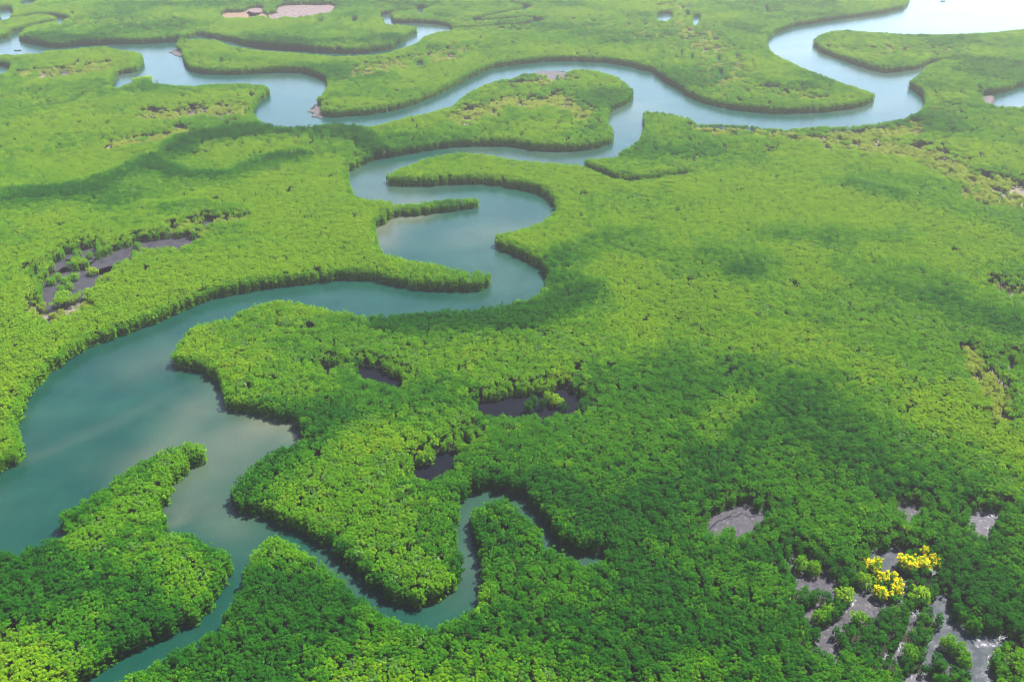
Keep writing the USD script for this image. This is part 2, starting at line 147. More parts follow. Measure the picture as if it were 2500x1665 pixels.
soil = mat('forest_floor', {'g': ('geometry', {}), 'n': ('noise_texture', {'scale': 0.12, 'detail': 6.0}), 'r': ('rgb_ramp', {'ramp': [(0.3, (0.004, 0.006, 0.003)), (0.7, (0.011, 0.013, 0.007))]}), 'p': ('principled_bsdf', {'roughness': 0.95, 'specular_ior_level': 0.03})},
           [('g.position', 'n.vector'), ('n.fac', 'r.fac'), ('r.color', 'p.base_color')])
def mud(name, lo, hi, crack, salt=0.0, rough=0.6, spec=0.06):
    lo, hi = [tuple(0.43 * c for c in x) for x in (lo, hi)]
    return mat(name, {'g': ('geometry', {}), 'n': ('noise_texture', {'scale': 0.22, 'detail': 8.0, 'roughness': 0.65}), 'r': ('rgb_ramp', {'ramp': [(0.28, lo), (0.72, hi)]}),
        'wv': ('noise_texture', {'scale': 0.25, 'detail': 4.0}), 'wm': ('vector_math', {'math_type': 'multiply_add', 'vector2': (5.0, 5.0, 5.0)}),
        'vo': ('voronoi_texture', {'feature': 'distance_to_edge', 'scale': 0.16}), 'vr': ('map_range', {'from_min': 0.0, 'from_max': 0.035, 'to_min': crack, 'to_max': 0.0, 'clamp': True}),
        'mk': ('mix', {'color2': tuple(0.3 * x for x in lo)}),
        'sn': ('noise_texture', {'scale': 0.9, 'detail': 9.0, 'roughness': 0.72}), 'sr': ('map_range', {'from_min': 0.52 if salt >= 1.0 else 0.56, 'from_max': 0.66, 'to_min': 0.0, 'to_max': salt, 'clamp': True}),
        'ms': ('mix', {'color2': (0.19, 0.186, 0.21)}),
        'rr': ('map_range', {'from_min': 0.4, 'from_max': 0.6, 'to_min': rough * 0.55, 'to_max': min(1.0, rough * 1.3), 'clamp': True}),
        'bn': ('noise_texture', {'scale': 1.6, 'detail': 6.0}), 'bp': ('bump', {'strength': 0.5, 'distance': 0.25}), 'p': ('principled_bsdf', {'specular_ior_level': spec})},
        [('g.position', 'n.vector'), ('n.fac', 'r.fac'), ('g.position', 'wv.vector'), ('wv.color', 'wm.vector1'), ('g.position', 'wm.vector3'), ('wm.vector', 'vo.vector'), ('vo.distance', 'vr.value'),
         ('r.color', 'mk.color1'), ('vr.result', 'mk.fac'), ('g.position', 'sn.vector'), ('sn.fac', 'sr.value'), ('sr.result', 'ms.fac'), ('mk.color', 'ms.color1'), ('ms.color', 'p.base_color'),
         ('n.fac', 'rr.value'), ('rr.result', 'p.roughness'), ('g.position', 'bn.vector'), ('bn.fac', 'bp.height'), ('bp.normal', 'p.normal')])
MUD = {'mud': mud('grey_mud', (0.020, 0.019, 0.024), (0.060, 0.056, 0.067), 0.6, 0.25, 0.9), 'salty': mud('salt_flecked_mud', (0.035, 0.034, 0.042), (0.09, 0.084, 0.10), 0.3, 0.7, 0.9),
       'dark': mud('dark_wet_mud', (0.0012, 0.002, 0.005), (0.004, 0.006, 0.011), 0.0, 0.0, 0.9, 0.02), 'wet': mud('wet_grey_mud', (0.017, 0.017, 0.022), (0.036, 0.034, 0.042), 0.0, 0.0, 0.7),
       'pool': mud('shallow_pool_bed', (0.020, 0.027, 0.034), (0.038, 0.044, 0.053), 0.0, 0.0, 0.7),
       'pan': mud('pink_salt_sand', (0.085, 0.060, 0.056), (0.125, 0.088, 0.086), 0.0, 0.25, 0.8), 'orange': mud('orange_sand', (0.12, 0.065, 0.03), (0.14, 0.095, 0.07), 0.0, 0.3, 0.8),
       'scrub': mud('pale_scrub_ground', (0.05, 0.045, 0.03), (0.15, 0.135, 0.10), 0.0, 0.3, 0.9),
       'crust': mud('white_salt_crust', (0.04, 0.047, 0.057), (0.075, 0.078, 0.09), 0.0, 1.0, 0.9),
       'brown': mud('brown_mud', (0.04, 0.032, 0.03), (0.08, 0.063, 0.06), 0.0, 0.0, 0.6)}
water_mat = mat('tidal_water', {
    'g': ('geometry', {}), 's': ('attribute', {'attribute': 'shoal'}),
    'n': ('noise_texture', {'scale': 0.03, 'detail': 4.0, 'distortion': 1.5}), 'r': ('rgb_ramp', {'ramp': [(0.3, (0.0004, 0.0112, 0.0082)), (0.7, (0.0020, 0.0165, 0.0110))]}),
    'm': ('mix', {'color2': (0.075, 0.068, 0.048)}),
    'mp': ('mapping', {'scale': (1.0, 0.6, 1.0), 'rotation': (0.0, 0.0, 0.5)}),
    'w1': ('noise_texture', {'scale': 0.9, 'detail': 4.0}), 'bp': ('bump', {'strength': 0.5, 'distance': 0.16}),
    'p': ('principled_bsdf', {'roughness': 0.2, 'ior': 1.33, 'specular_ior_level': 0.14})},
    [('g.position', 'n.vector'), ('n.fac', 'r.fac'), ('r.color', 'm.color1'), ('s.fac', 'm.fac'), ('m.color', 'p.base_color'),
     ('g.position', 'mp.vector'), ('mp.vector', 'w1.vector'), ('w1.fac', 'bp.height'), ('bp.normal', 'p.normal')])

# ------------------------------------------------------------------ water
def dist_px(px, line):
    l = np.asarray(line, float); best = np.full(len(px), 1e9)
    k = np.array([1.0, 1.7])
    for a, b in zip(l[:-1] * k, l[1:] * k):
        ab = b - a; t = np.clip(((px * k - a) @ ab) / (ab @ ab + 1e-9), 0, 1)
        best = np.minimum(best, np.linalg.norm(px * k - a - t[:, None] * ab, axis=1))
    return best
gx, gy = np.meshgrid(np.arange(-1150, 1151, 5.0), np.arange(40, 1751, 5.0), indexing='xy')
wv = np.column_stack([gx.ravel(), gy.ravel(), np.zeros(gx.size)])
nx_, ny_ = gx.shape[1], gx.shape[0]
ii, jj = np.meshgrid(np.arange(ny_ - 1), np.arange(nx_ - 1), indexing='ij')
q = (ii * nx_ + jj).ravel()
wf = np.vstack([np.stack([q, q + 1, q + nx_ + 1], 1), np.stack([q, q + nx_ + 1, q + nx_], 1)])
wpx, _ = pixel_of(wv)
shoal = np.zeros(len(wv))
SHOALS = [([(930, 560), (960, 540), (1010, 522)], 45, 0.95), ([(930, 590), (960, 560)], 40, 0.7), ([(735, 1050), (690, 1030), (640, 1040)], 60, 0.75), ([(420, 1270), (430, 1240)], 30, 0.7),
          ([(60, 1125), (180, 1075), (330, 1010), (420, 960)], 20, 0.13), ([(480, 1000), (380, 1120), (330, 1180)], 60, 0.5), ([(600, 1060), (520, 1100), (450, 1200), (560, 1270)], 90, 0.42),
          ([(330, 900), (420, 860)], 60, 0.22), ([(560, 930), (520, 1000)], 70, 0.35), ([(1190, 540), (1150, 600), (1230, 690)], 90, 0.12)]
for l, r, w in SHOALS:
    shoal = np.maximum(shoal, w * np.exp(-(dist_px(wpx, l) / r) ** 2))
shoal *= 0.2 + 0.38 * meshkit.fbm(wv * 0.02, 4, 3)
shoal = np.clip(shoal + 0.10 * np.clip((meshkit.fbm(wv * [0.012, 0.02, 1], 4, 9) - 0.5) * 4, 0, 1), 0, 1)
# only cells near the water's outline are kept
keep = sample(d_water, np.column_stack([wv[wf].mean(1)[:, 0], wv[wf].mean(1)[:, 1]])) < 14
wf = wf[keep]
idx, inv = np.unique(wf, return_inverse=True)
river = usdkit.mesh(stage, '/World/river', (wv[idx], inv.reshape(-1, 3)), water_mat)
UsdGeom.PrimvarsAPI(river).CreatePrimvar('shoal', Sdf.ValueTypeNames.FloatArray, 'vertex').Set(Vt.FloatArray.FromNumpy(shoal[idx].astype(np.float32)))
tag(river, 'wide grey green tidal river winding through the mangroves with side creeks', 'river', kind='structure')

# ------------------------------------------------------------------ land and its clearings
land_shape = box(-1150, 40, 1150, 1750).difference(water_shape.buffer(1.3)).union(unary_union(BEACHES))   # the outermost trees stand in the water on their roots
vs, fs, n0 = [], [], 0
for g in polys(land_shape):
    m = trimesh.creation.extrude_polygon(g, 1.35, engine='earcut')
    vs.append(m.vertices + [0, 0, -1.0]); fs.append(m.faces + n0); n0 += len(m.vertices)
tag(usdkit.mesh(stage, '/World/ground', (np.vstack(vs), np.vstack(fs)), soil), 'brown muddy ground under the mangrove trees', 'ground', kind='structure')
outer = box(-9000, -3000, 9000, 12000).difference(box(-1149, 41, 1149, 1749))
tag(usdkit.mesh(stage, '/World/terrain', flat(outer, -1.05), soil), 'low flat land far beyond the mangroves', 'terrain', kind='structure')
tag(usdkit.mesh(stage, '/World/river_bed', flat(box(-1149.5, 40.5, 1149.5, 1749.5), -1.06), soil), 'muddy river bed below the water', 'river bed', kind='structure')
KIND = {'pond_left': 'wet', 'pond_mid': 'dark', 'pond_right': 'pool', 'beach': 'brown', 'pan': 'pan'}
OVER = {'pond_right3': 'pool', 'crust1': 'crust', 'crust2': 'crust', 'crust3': 'crust'}
SALTY = ('mud1', 'mud2', 'mud4', 'mud5', 'mud9', 'mud11')
for k, g in clear_shape.items():
    base = k.rstrip('0123456789')
    if k in OVER:
        p = usdkit.mesh(stage, '/World/' + numbered('tidal_pond' if base == 'pond_right' else 'salt_crust'), flat(g, 0.3665 if base == 'pond_right' else 0.371), MUD[OVER[k]]); tag(p, kind='structure'); continue
    kind = 'orange' if k in ('pan2',) else KIND.get(base) or ('salty' if k in ('mud2', 'mud9', 'mud11', 'mud8') else 'mud')
    name = {'pond_left': 'tidal_pond', 'pond_mid': 'tidal_pond', 'pond_right': 'tidal_pond', 'beach': 'mud_beach', 'pan': 'salt_pan', 'mud': 'mud_flat'}[base]
    g = g.buffer(1.3 if base != 'pan' else 0.5).intersection(land_shape.buffer(-0.02))
    if k.startswith(('pan', 'crust', 'beach')) and not g.is_empty:                 # ragged edges
        g = unary_union([Polygon([(x + 2.2 * (meshkit.noise(np.array([x * 0.35, y * 0.35, 1.0])) - 0.5) * (1 if base == 'crust' else 3), y + 2.2 * (meshkit.noise(np.array([x * 0.35, y * 0.35, 7.0])) - 0.5) * (1 if base == 'crust' else 3)) for x, y in pg.segmentize(1.0).exterior.coords]).buffer(0) for pg in polys(g)])
    if g.is_empty: continue
    p = usdkit.mesh(stage, '/World/' + numbered(name), flat(g, 0.356 if base != 'mud' else 0.361), MUD[kind])
    tag(p, kind='structure')

RUNNEL = [(1728, 1297), (1743, 1281), (1754, 1271), (1768, 1268), (1781, 1260), (1797, 1262), (1807, 1255), (1822, 1258), (1834, 1263), (1850, 1258), (1868, 1256)]
tag(usdkit.mesh(stage, '/World/tidal_runnel', flat(LineString(ground_at(RUNNEL, 0.3)).buffer(0.17).union(LineString(ground_at([(1781, 1260), (1786, 1254), (1800, 1249)], 0.3)).buffer(0.12)), 0.366), MUD['dark']), kind='structure')

# ------------------------------------------------------------------ tree forms
def tuft(c, r, n, size, r_, up=0.35):
    """Leaves on the outside of a small rounded leaf clump."""
    d = r_.normal(size=(n, 3)); d[:, 2] = np.abs(d[:, 2]) * 0.9 + d[:, 2] * 0.1
    d /= np.linalg.norm(d, axis=1, keepdims=True)
    p = c + d * r * r_.uniform(0.6, 1.05, (n, 1)) * [1, 1, 0.85]
    nm = d + r_.normal(scale=0.55, size=(n, 3)) + [0, 0, up]; nm /= np.linalg.norm(nm, axis=1, keepdims=True)
    a = np.cross(nm, r_.normal(size=(n, 3))); a /= np.linalg.norm(a, axis=1, keepdims=True); b = np.cross(nm, a)
    s = size * r_.uniform(0.65, 1.25, (n, 1))
    a, b = a * s, b * s * 0.62
    return np.stack([p - a, p - b * 0.9 + nm * 0.06, p + a, p + b * 0.9 + nm * 0.06], 1)
def quads(q):
    n = len(q); v = q.reshape(-1, 3); k = np.arange(n)[:, None] * 4
    return v, np.vstack([k + [0, 1, 2], k + [0, 2, 3]])
def crown(seed, R, z0, z1, n, tr=0.27, leaves=10, size=0.175, shape=0.55, skirt=0.0, lobes=3, rough=0.0):
    """A crown of leaf clumps from height z0 to z1, radius R. skirt: how far the foliage hangs below z0."""
    r_ = np.random.default_rng(seed); out = []
    ph = r_.uniform(0, 2 * np.pi, lobes); am = r_.uniform(0.12, 0.3, lobes)
    cen = np.array([0, 0, z0])
    for i in range(n):
        u = (i + 0.5) / n; th = i * 2.39996 + r_.uniform(-0.35, 0.35)
        el = math.asin(1 - 1.12 * u)                           # from the top down to a little below the rim
        rr = R * (1 + sum(a * math.cos((j + 2) * th + f) for j, (a, f) in enumerate(zip(am, ph)))) * r_.uniform(0.78, 1.04)
        c = cen + [rr * math.cos(th) * math.cos(el) ** shape, rr * math.sin(th) * math.cos(el) ** shape, (z1 - z0) * math.sin(el) * r_.uniform(0.75, 1.08) + r_.normal() * rough]
        out.append(tuft(c, tr * r_.uniform(0.8, 1.25), leaves, size, r_))
    k = max(7, n // 3)                                           # leaves inside keep the light from falling through
    for i in range(k):
        c = cen + r_.normal(size=3) * [R * 0.4, R * 0.4, (z1 - z0) * 0.25] - [0, 0, 0.55 if rough else 0.0]
        out.append(tuft(c, max(tr, 0.5), 8, max(0.32, size * 1.7), r_))
    if skirt > 0:
        m = int(n * (1.5 if n > 20 else 2.2))
        for i in range(m):
            th = r_.uniform(0, 2 * np.pi); h = r_.uniform(0.0, skirt)
            rr = R * (1.0 + 0.12 * h / skirt) * r_.uniform(0.8, 1.1)
            out.append(tuft(np.array([rr * math.cos(th), rr * math.sin(th), z0 - h]), tr * r_.uniform(0.8, 1.2), leaves, size, r_, up=0.2))
    return quads(np.concatenate(out))
def trunk(seed, h, r0=0.13, stems=3, spread=0.9, roots=5):
    r_ = np.random.default_rng(seed); parts = []
    def limb(pts, ra, rb, sides=5):
        pts = np.asarray(pts, float); n = len(pts); ang = np.arange(sides) * 2 * np.pi / sides
        rad = np.linspace(ra, rb, n); t = np.gradient(pts, axis=0); t /= np.linalg.norm(t, axis=1, keepdims=True)
        a = np.cross(t, [0.31, 0.95, 0.05]); a /= np.linalg.norm(a, axis=1, keepdims=True); b = np.cross(t, a)
        v = pts[:, None] + rad[:, None, None] * (np.cos(ang)[None, :, None] * a[:, None] + np.sin(ang)[None, :, None] * b[:, None])
        i, j = np.meshgrid(np.arange(n - 1), np.arange(sides), indexing='ij')
        q = np.stack([i * sides + j, i * sides + (j + 1) % sides, (i + 1) * sides + (j + 1) % sides, (i + 1) * sides + j], -1).reshape(-1, 4)
        parts.append((v.reshape(-1, 3), np.vstack([q[:, [0, 1, 2]], q[:, [0, 2, 3]]])))
    limb([(0, 0, -1.2), (0.03, 0, h * 0.25), (0.1, 0.05, h * 0.5)], r0, r0 * 0.75)
    for s in range(stems):
        th = s * 2 * np.pi / stems + r_.uniform(-0.5, 0.5); d = np.array([math.cos(th), math.sin(th), 0])
        limb([np.array([0.05, 0.02, h * 0.3]), d * spread * 0.5 + [0, 0, h * 0.55], d * spread + [0, 0, h * r_.uniform(0.78, 0.95)]], r0 * 0.6, r0 * 0.18)
    for s in range(roots):
        th = s * 2 * np.pi / roots + r_.uniform(-0.4, 0.4); d = np.array([math.cos(th), math.sin(th), 0])
        limb([np.array([0, 0, h * 0.22]), d * 0.45 + [0, 0, h * 0.15], d * 0.8 + [0, 0, -0.9]], 0.05, 0.035, 4)
    n, vs, fs = 0, [], []
    for v, f in parts: vs.append(v); fs.append(f + n); n += len(v)
    return np.vstack(vs), np.vstack(fs)

forest = UsdGeom.PointInstancer.Define(stage, '/World/mangrove_forest')
scrub = UsdGeom.PointInstancer.Define(stage, '/World/mangrove_scrub')
FOREST_PROTOS, SCRUB_PROTOS, INDEX = [], [], {}
def form(host, protos, kind, i, crown_mesh, material, trunk_mesh=None):
    x = UsdGeom.Xform.Define(stage, f'/World/{host}/forms/{kind}_{i:03d}')
    usdkit.mesh(stage, f'{x.GetPath()}/crown', crown_mesh, material)
    if trunk_mesh is not None: usdkit.mesh(stage, f'{x.GetPath()}/trunk', trunk_mesh, bark)
    protos.append(x.GetPath()); INDEX.setdefault(kind, []).append(len(protos) - 1)
def grove(crowns, seed, step, n=5):
    """Several neighbouring crowns as one mesh, for the distance."""
    r_ = np.random.default_rng(seed); vs, fs, k = [], [], 0
    for i in range(n):
        v, f = crowns[r_.integers(len(crowns))]
        a, sc, h = r_.uniform(0, 6.28), r_.uniform(0.85, 1.1), r_.uniform(0.80, 1.16)
        th = i * 2 * np.pi / (n - 1) + r_.uniform(-0.4, 0.4); rr = 0 if i == 0 else step * r_.uniform(0.85, 1.1)
        c, s_ = math.cos(a) * sc, math.sin(a) * sc
        vs.append(np.column_stack([v[:, 0] * c - v[:, 1] * s_ + rr * math.cos(th), v[:, 0] * s_ + v[:, 1] * c + rr * math.sin(th), v[:, 2] * h])); fs.append(f + k); k += len(v)
    return np.vstack(vs), np.vstack(fs)
SHAPES = {'green': [crown(10 + i, 1.05, 4.7, 5.4, 7, tr=0.40, leaves=46, size=0.135, rough=0.2) for i in range(4)], 'bright': [crown(30 + i, 1.05, 4.6, 5.3, 7, tr=0.40, leaves=46, size=0.135, rough=0.2) for i in range(3)],
          'deep': [crown(50 + i, 1.0, 4.5, 5.8, 9, tr=0.37, leaves=42, size=0.135, shape=0.8, rough=0.22) for i in range(3)], 'grey': [crown(60 + i, 1.05, 4.7, 5.4, 7, tr=0.36, leaves=42, size=0.13, rough=0.2) for i in range(2)]}
SHAPES['mid'] = SHAPES['green'][:3]
for kind, cs in SHAPES.items():
    for i, c in enumerate(cs): form('mangrove_forest', FOREST_PROTOS, kind + '_mangrove', i, c, LEAF[kind], trunk(20 + i, 5.0))
for kind in ('green', 'bright', 'mid', 'deep'):
    for i in range(3): form('mangrove_forest', FOREST_PROTOS, kind + '_grove', i, grove(SHAPES[kind], 300 + i, 2.15, 7), LEAF[kind])
for i in range(3):                                               # at the water's edge the foliage hangs down to the roots
    form('mangrove_forest', FOREST_PROTOS, 'bank_mangrove', i, crown(70 + i, 1.1, 3.9, 5.2, 12, tr=0.40, leaves=42, size=0.14, skirt=3.8, rough=0.15), LEAF['green'], trunk(70 + i, 5.0))
for i in range(2):
    form('mangrove_forest', FOREST_PROTOS, 'mid_bank_mangrove', i, crown(75 + i, 1.1, 3.9, 5.2, 12, tr=0.40, leaves=42, size=0.14, skirt=3.8, rough=0.15), LEAF['mid'], trunk(75 + i, 5.0))
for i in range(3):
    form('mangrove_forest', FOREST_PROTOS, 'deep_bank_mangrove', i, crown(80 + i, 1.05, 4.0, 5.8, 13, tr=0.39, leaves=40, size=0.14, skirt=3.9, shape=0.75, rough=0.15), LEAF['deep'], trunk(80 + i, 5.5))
for i in range(3):
    form('mangrove_scrub', SCRUB_PROTOS, 'scrub_bush', i, crown(90 + i, 0.95, 2.2, 3.2, 10, tr=0.46, leaves=32, size=0.16, skirt=1.4), LEAF['olive'])

# ------------------------------------------------------------------ where each kind and leaf tone of tree is placed
def F(*p): return [(x / 0.9416, y / 0.9416) for x, y in p]
DEEP_AND_SHADE = [(F((0, 1330), (300, 1440), (600, 1500)), 150, 0.85), (F((640, 1380), (1000, 1500), (1400, 1480)), 150, 0.85), (F((1500, 1350), (1750, 1480), (1800, 1560)), 120, 0.75), (F((1150, 1250), (1250, 1400)), 80, 0.5), (F((1550, 1250), (1700, 1300)), 90, 0.5), (F((2050, 1250), (2300, 1250)), 60, 0.5), (F((0, 462), (120, 448), (220, 435), (300, 398), (350, 385)), 26, 1.0), (F((350, 385), (450, 412), (540, 410), (600, 385), (680, 362)), 26, 1.0), (F((405, 352), (470, 320), (560, 305), (690, 298), (810, 300), (850, 335), (870, 350)), 24, 0.95),  # bands of dark trees; also vignette and soft cloud shade put into leaf colour
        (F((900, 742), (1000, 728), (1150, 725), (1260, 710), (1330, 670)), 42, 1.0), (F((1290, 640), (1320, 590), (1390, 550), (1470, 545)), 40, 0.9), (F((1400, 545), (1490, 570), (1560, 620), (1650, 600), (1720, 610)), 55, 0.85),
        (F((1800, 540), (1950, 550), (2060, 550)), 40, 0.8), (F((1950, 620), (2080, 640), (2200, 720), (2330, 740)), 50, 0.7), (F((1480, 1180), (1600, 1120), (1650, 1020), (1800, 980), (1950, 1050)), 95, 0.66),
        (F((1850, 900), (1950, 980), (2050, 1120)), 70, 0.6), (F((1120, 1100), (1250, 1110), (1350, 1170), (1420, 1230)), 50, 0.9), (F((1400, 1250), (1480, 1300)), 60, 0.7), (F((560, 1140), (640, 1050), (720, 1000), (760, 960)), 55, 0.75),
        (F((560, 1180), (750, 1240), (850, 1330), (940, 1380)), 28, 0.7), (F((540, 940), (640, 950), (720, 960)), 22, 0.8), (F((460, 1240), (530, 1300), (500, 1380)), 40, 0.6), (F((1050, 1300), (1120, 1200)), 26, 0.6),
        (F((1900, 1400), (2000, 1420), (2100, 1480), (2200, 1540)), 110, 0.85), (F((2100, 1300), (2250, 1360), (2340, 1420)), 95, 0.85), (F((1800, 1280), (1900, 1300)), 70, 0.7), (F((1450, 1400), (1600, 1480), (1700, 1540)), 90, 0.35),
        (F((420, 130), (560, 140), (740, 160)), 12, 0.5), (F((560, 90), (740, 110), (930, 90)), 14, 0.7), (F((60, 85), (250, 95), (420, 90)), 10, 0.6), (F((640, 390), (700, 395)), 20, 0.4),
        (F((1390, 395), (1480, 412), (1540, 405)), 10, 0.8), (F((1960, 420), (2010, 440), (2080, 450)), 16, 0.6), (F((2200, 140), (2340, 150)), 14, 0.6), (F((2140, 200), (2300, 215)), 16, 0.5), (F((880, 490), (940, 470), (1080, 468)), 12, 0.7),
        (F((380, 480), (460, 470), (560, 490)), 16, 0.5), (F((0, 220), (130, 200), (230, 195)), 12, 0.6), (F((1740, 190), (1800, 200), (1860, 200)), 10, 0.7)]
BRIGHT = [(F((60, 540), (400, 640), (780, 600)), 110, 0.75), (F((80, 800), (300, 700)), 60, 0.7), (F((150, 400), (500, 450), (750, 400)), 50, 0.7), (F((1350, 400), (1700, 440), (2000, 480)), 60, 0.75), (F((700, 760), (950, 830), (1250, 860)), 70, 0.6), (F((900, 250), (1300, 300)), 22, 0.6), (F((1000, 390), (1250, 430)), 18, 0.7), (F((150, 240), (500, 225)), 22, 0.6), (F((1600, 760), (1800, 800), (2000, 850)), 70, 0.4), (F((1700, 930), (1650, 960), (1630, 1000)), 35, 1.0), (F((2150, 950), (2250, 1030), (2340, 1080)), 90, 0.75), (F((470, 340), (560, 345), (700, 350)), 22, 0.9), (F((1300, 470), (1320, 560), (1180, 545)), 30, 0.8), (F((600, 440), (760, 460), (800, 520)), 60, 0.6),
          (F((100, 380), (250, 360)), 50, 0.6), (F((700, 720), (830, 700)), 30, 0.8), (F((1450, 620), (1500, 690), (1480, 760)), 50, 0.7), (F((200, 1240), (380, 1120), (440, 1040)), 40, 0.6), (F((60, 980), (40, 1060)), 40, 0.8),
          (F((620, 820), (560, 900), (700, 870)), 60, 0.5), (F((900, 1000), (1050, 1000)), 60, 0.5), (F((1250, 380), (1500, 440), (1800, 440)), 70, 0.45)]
SCRUB = [(F((330, 270), (430, 262), (560, 250), (600, 240)), 20, 1.0), (F((260, 330), (350, 320), (430, 300)), 18, 0.8), (F((60, 170), (130, 165), (270, 150)), 18, 0.8), (F((820, 165), (900, 150), (1050, 120)), 22, 0.8), (F((1180, 200), (1300, 180)), 16, 0.7), (F((1060, 270), (1150, 240), (1280, 230), (1340, 260)), 26, 1.0),
         (F((1560, 30), (1620, 100), (1680, 180)), 45, 0.75), (F((1450, 70), (1550, 110)), 40, 0.5), (F((1620, 285), (1750, 300), (1900, 320), (2100, 300)), 26, 0.9), (F((2000, 330), (2150, 360), (2230, 410), (2330, 430)), 36, 1.0), (F((2230, 440), (2330, 470)), 30, 0.8), (F((2300, 650), (2350, 670)), 22, 0.8), (F((2230, 800), (2290, 900), (2300, 960)), 26, 0.95),
         (F((300, 560), (420, 560), (470, 530)), 16, 0.9), (F((400, 520), (470, 505), (560, 500)), 14, 0.8), (F((80, 700), (130, 720), (180, 700)), 24, 0.85), (F((110, 630), (120, 660)), 14, 0.7), (F((1880, 120), (2050, 115), (2200, 120)), 18, 0.5), (F((20, 1470), (60, 1430), (100, 1440)), 26, 0.4), (F((1720, 210), (1900, 225)), 16, 0.5), (F((620, 40), (520, 35)), 16, 0.5), (F((2000, 200), (2200, 260)), 24, 0.4), (F((1000, 60), (1400, 60)), 25, 0.35), (F((100, 50), (400, 60)), 25, 0.35)]
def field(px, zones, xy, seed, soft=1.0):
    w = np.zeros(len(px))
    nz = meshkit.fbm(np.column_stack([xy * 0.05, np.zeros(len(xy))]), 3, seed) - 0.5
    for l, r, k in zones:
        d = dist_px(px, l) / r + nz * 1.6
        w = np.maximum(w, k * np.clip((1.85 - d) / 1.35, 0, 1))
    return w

def lattice(s, y0=50, y1=1560):
    rows = []
    for i, y in enumerate(np.arange(y0, y1, s * 0.866)):
        hw = min(1120, 60 + 0.66 * (y * 0.8788 + EYE * 0.4772))
        xs = np.arange(-hw, hw, s) + (i % 2) * s / 2
        rows.append(np.column_stack([xs, np.full(len(xs), y)]))
    p = np.vstack(rows); return p + rng.uniform(-0.42, 0.42, p.shape) * s
def spot(t, x, y, h): 
    ox, oy, k = {'C7': (1800, 1200, 3.364), 'D7': (1150, 930, 7.597), 'D8': (2080, 1280, 7.84), 'D6': (0, 540, 4.529), 'D2': (0, 0, 5.607)}[t]
    p = [(x / k + ox, y / k + oy)]; g = ground_at(p, h * 0.72)[0]
    return g, FPX / pixel_of([[g[0], g[1], h * 0.7]])[1][0] * k
YELLOW = [('D8', 1090, 690, 380, 'yellow blossoming tree on the left side of the broad yellow patch right of the pond'),
 ('D8', 1390, 700, 360, 'yellow blossoming tree on the right side of the broad yellow patch right of the pond'),
 ('D8', 1560, 650, 170, 'small yellow blossoming tree at the far right tip of the broad yellow patch'),
 ('D8', 1395, 500, 150, 'slender yellow blossoming tree poking up behind the broad yellow patch'),
 ('D8', 335, 740, 190, 'yellow blossoming tree at the left rim of the grey pond, leftmost yellow one'),
 ('D8', 495, 690, 200, 'round bush half green half yellow standing in the grey pond'),
 ('D8', 485, 870, 150, 'small yellow green tree between the left rim tree and the big yellow clump'),
 ('D8', 610, 985, 230, 'yellow blossoming tree at the upper left of the big clump between pond and mud'),
 ('D8', 775, 975, 190, 'yellow blossoming tree at the top of the big clump below the grey pond'),
 ('D8', 530, 1080, 100, 'tiny yellow bush on the left side of the big yellow clump'),
 ('D8', 890, 1120, 210, 'yellow blossoming tree at the right edge of the big clump below the pond'),
 ('D8', 560, 1260, 260, 'yellow blossoming tree at the lower left of the big clump, beside the mud'),
 ('D8', 850, 1250, 230, 'yellow blossoming tree at the lower right of the big clump below the pond')]
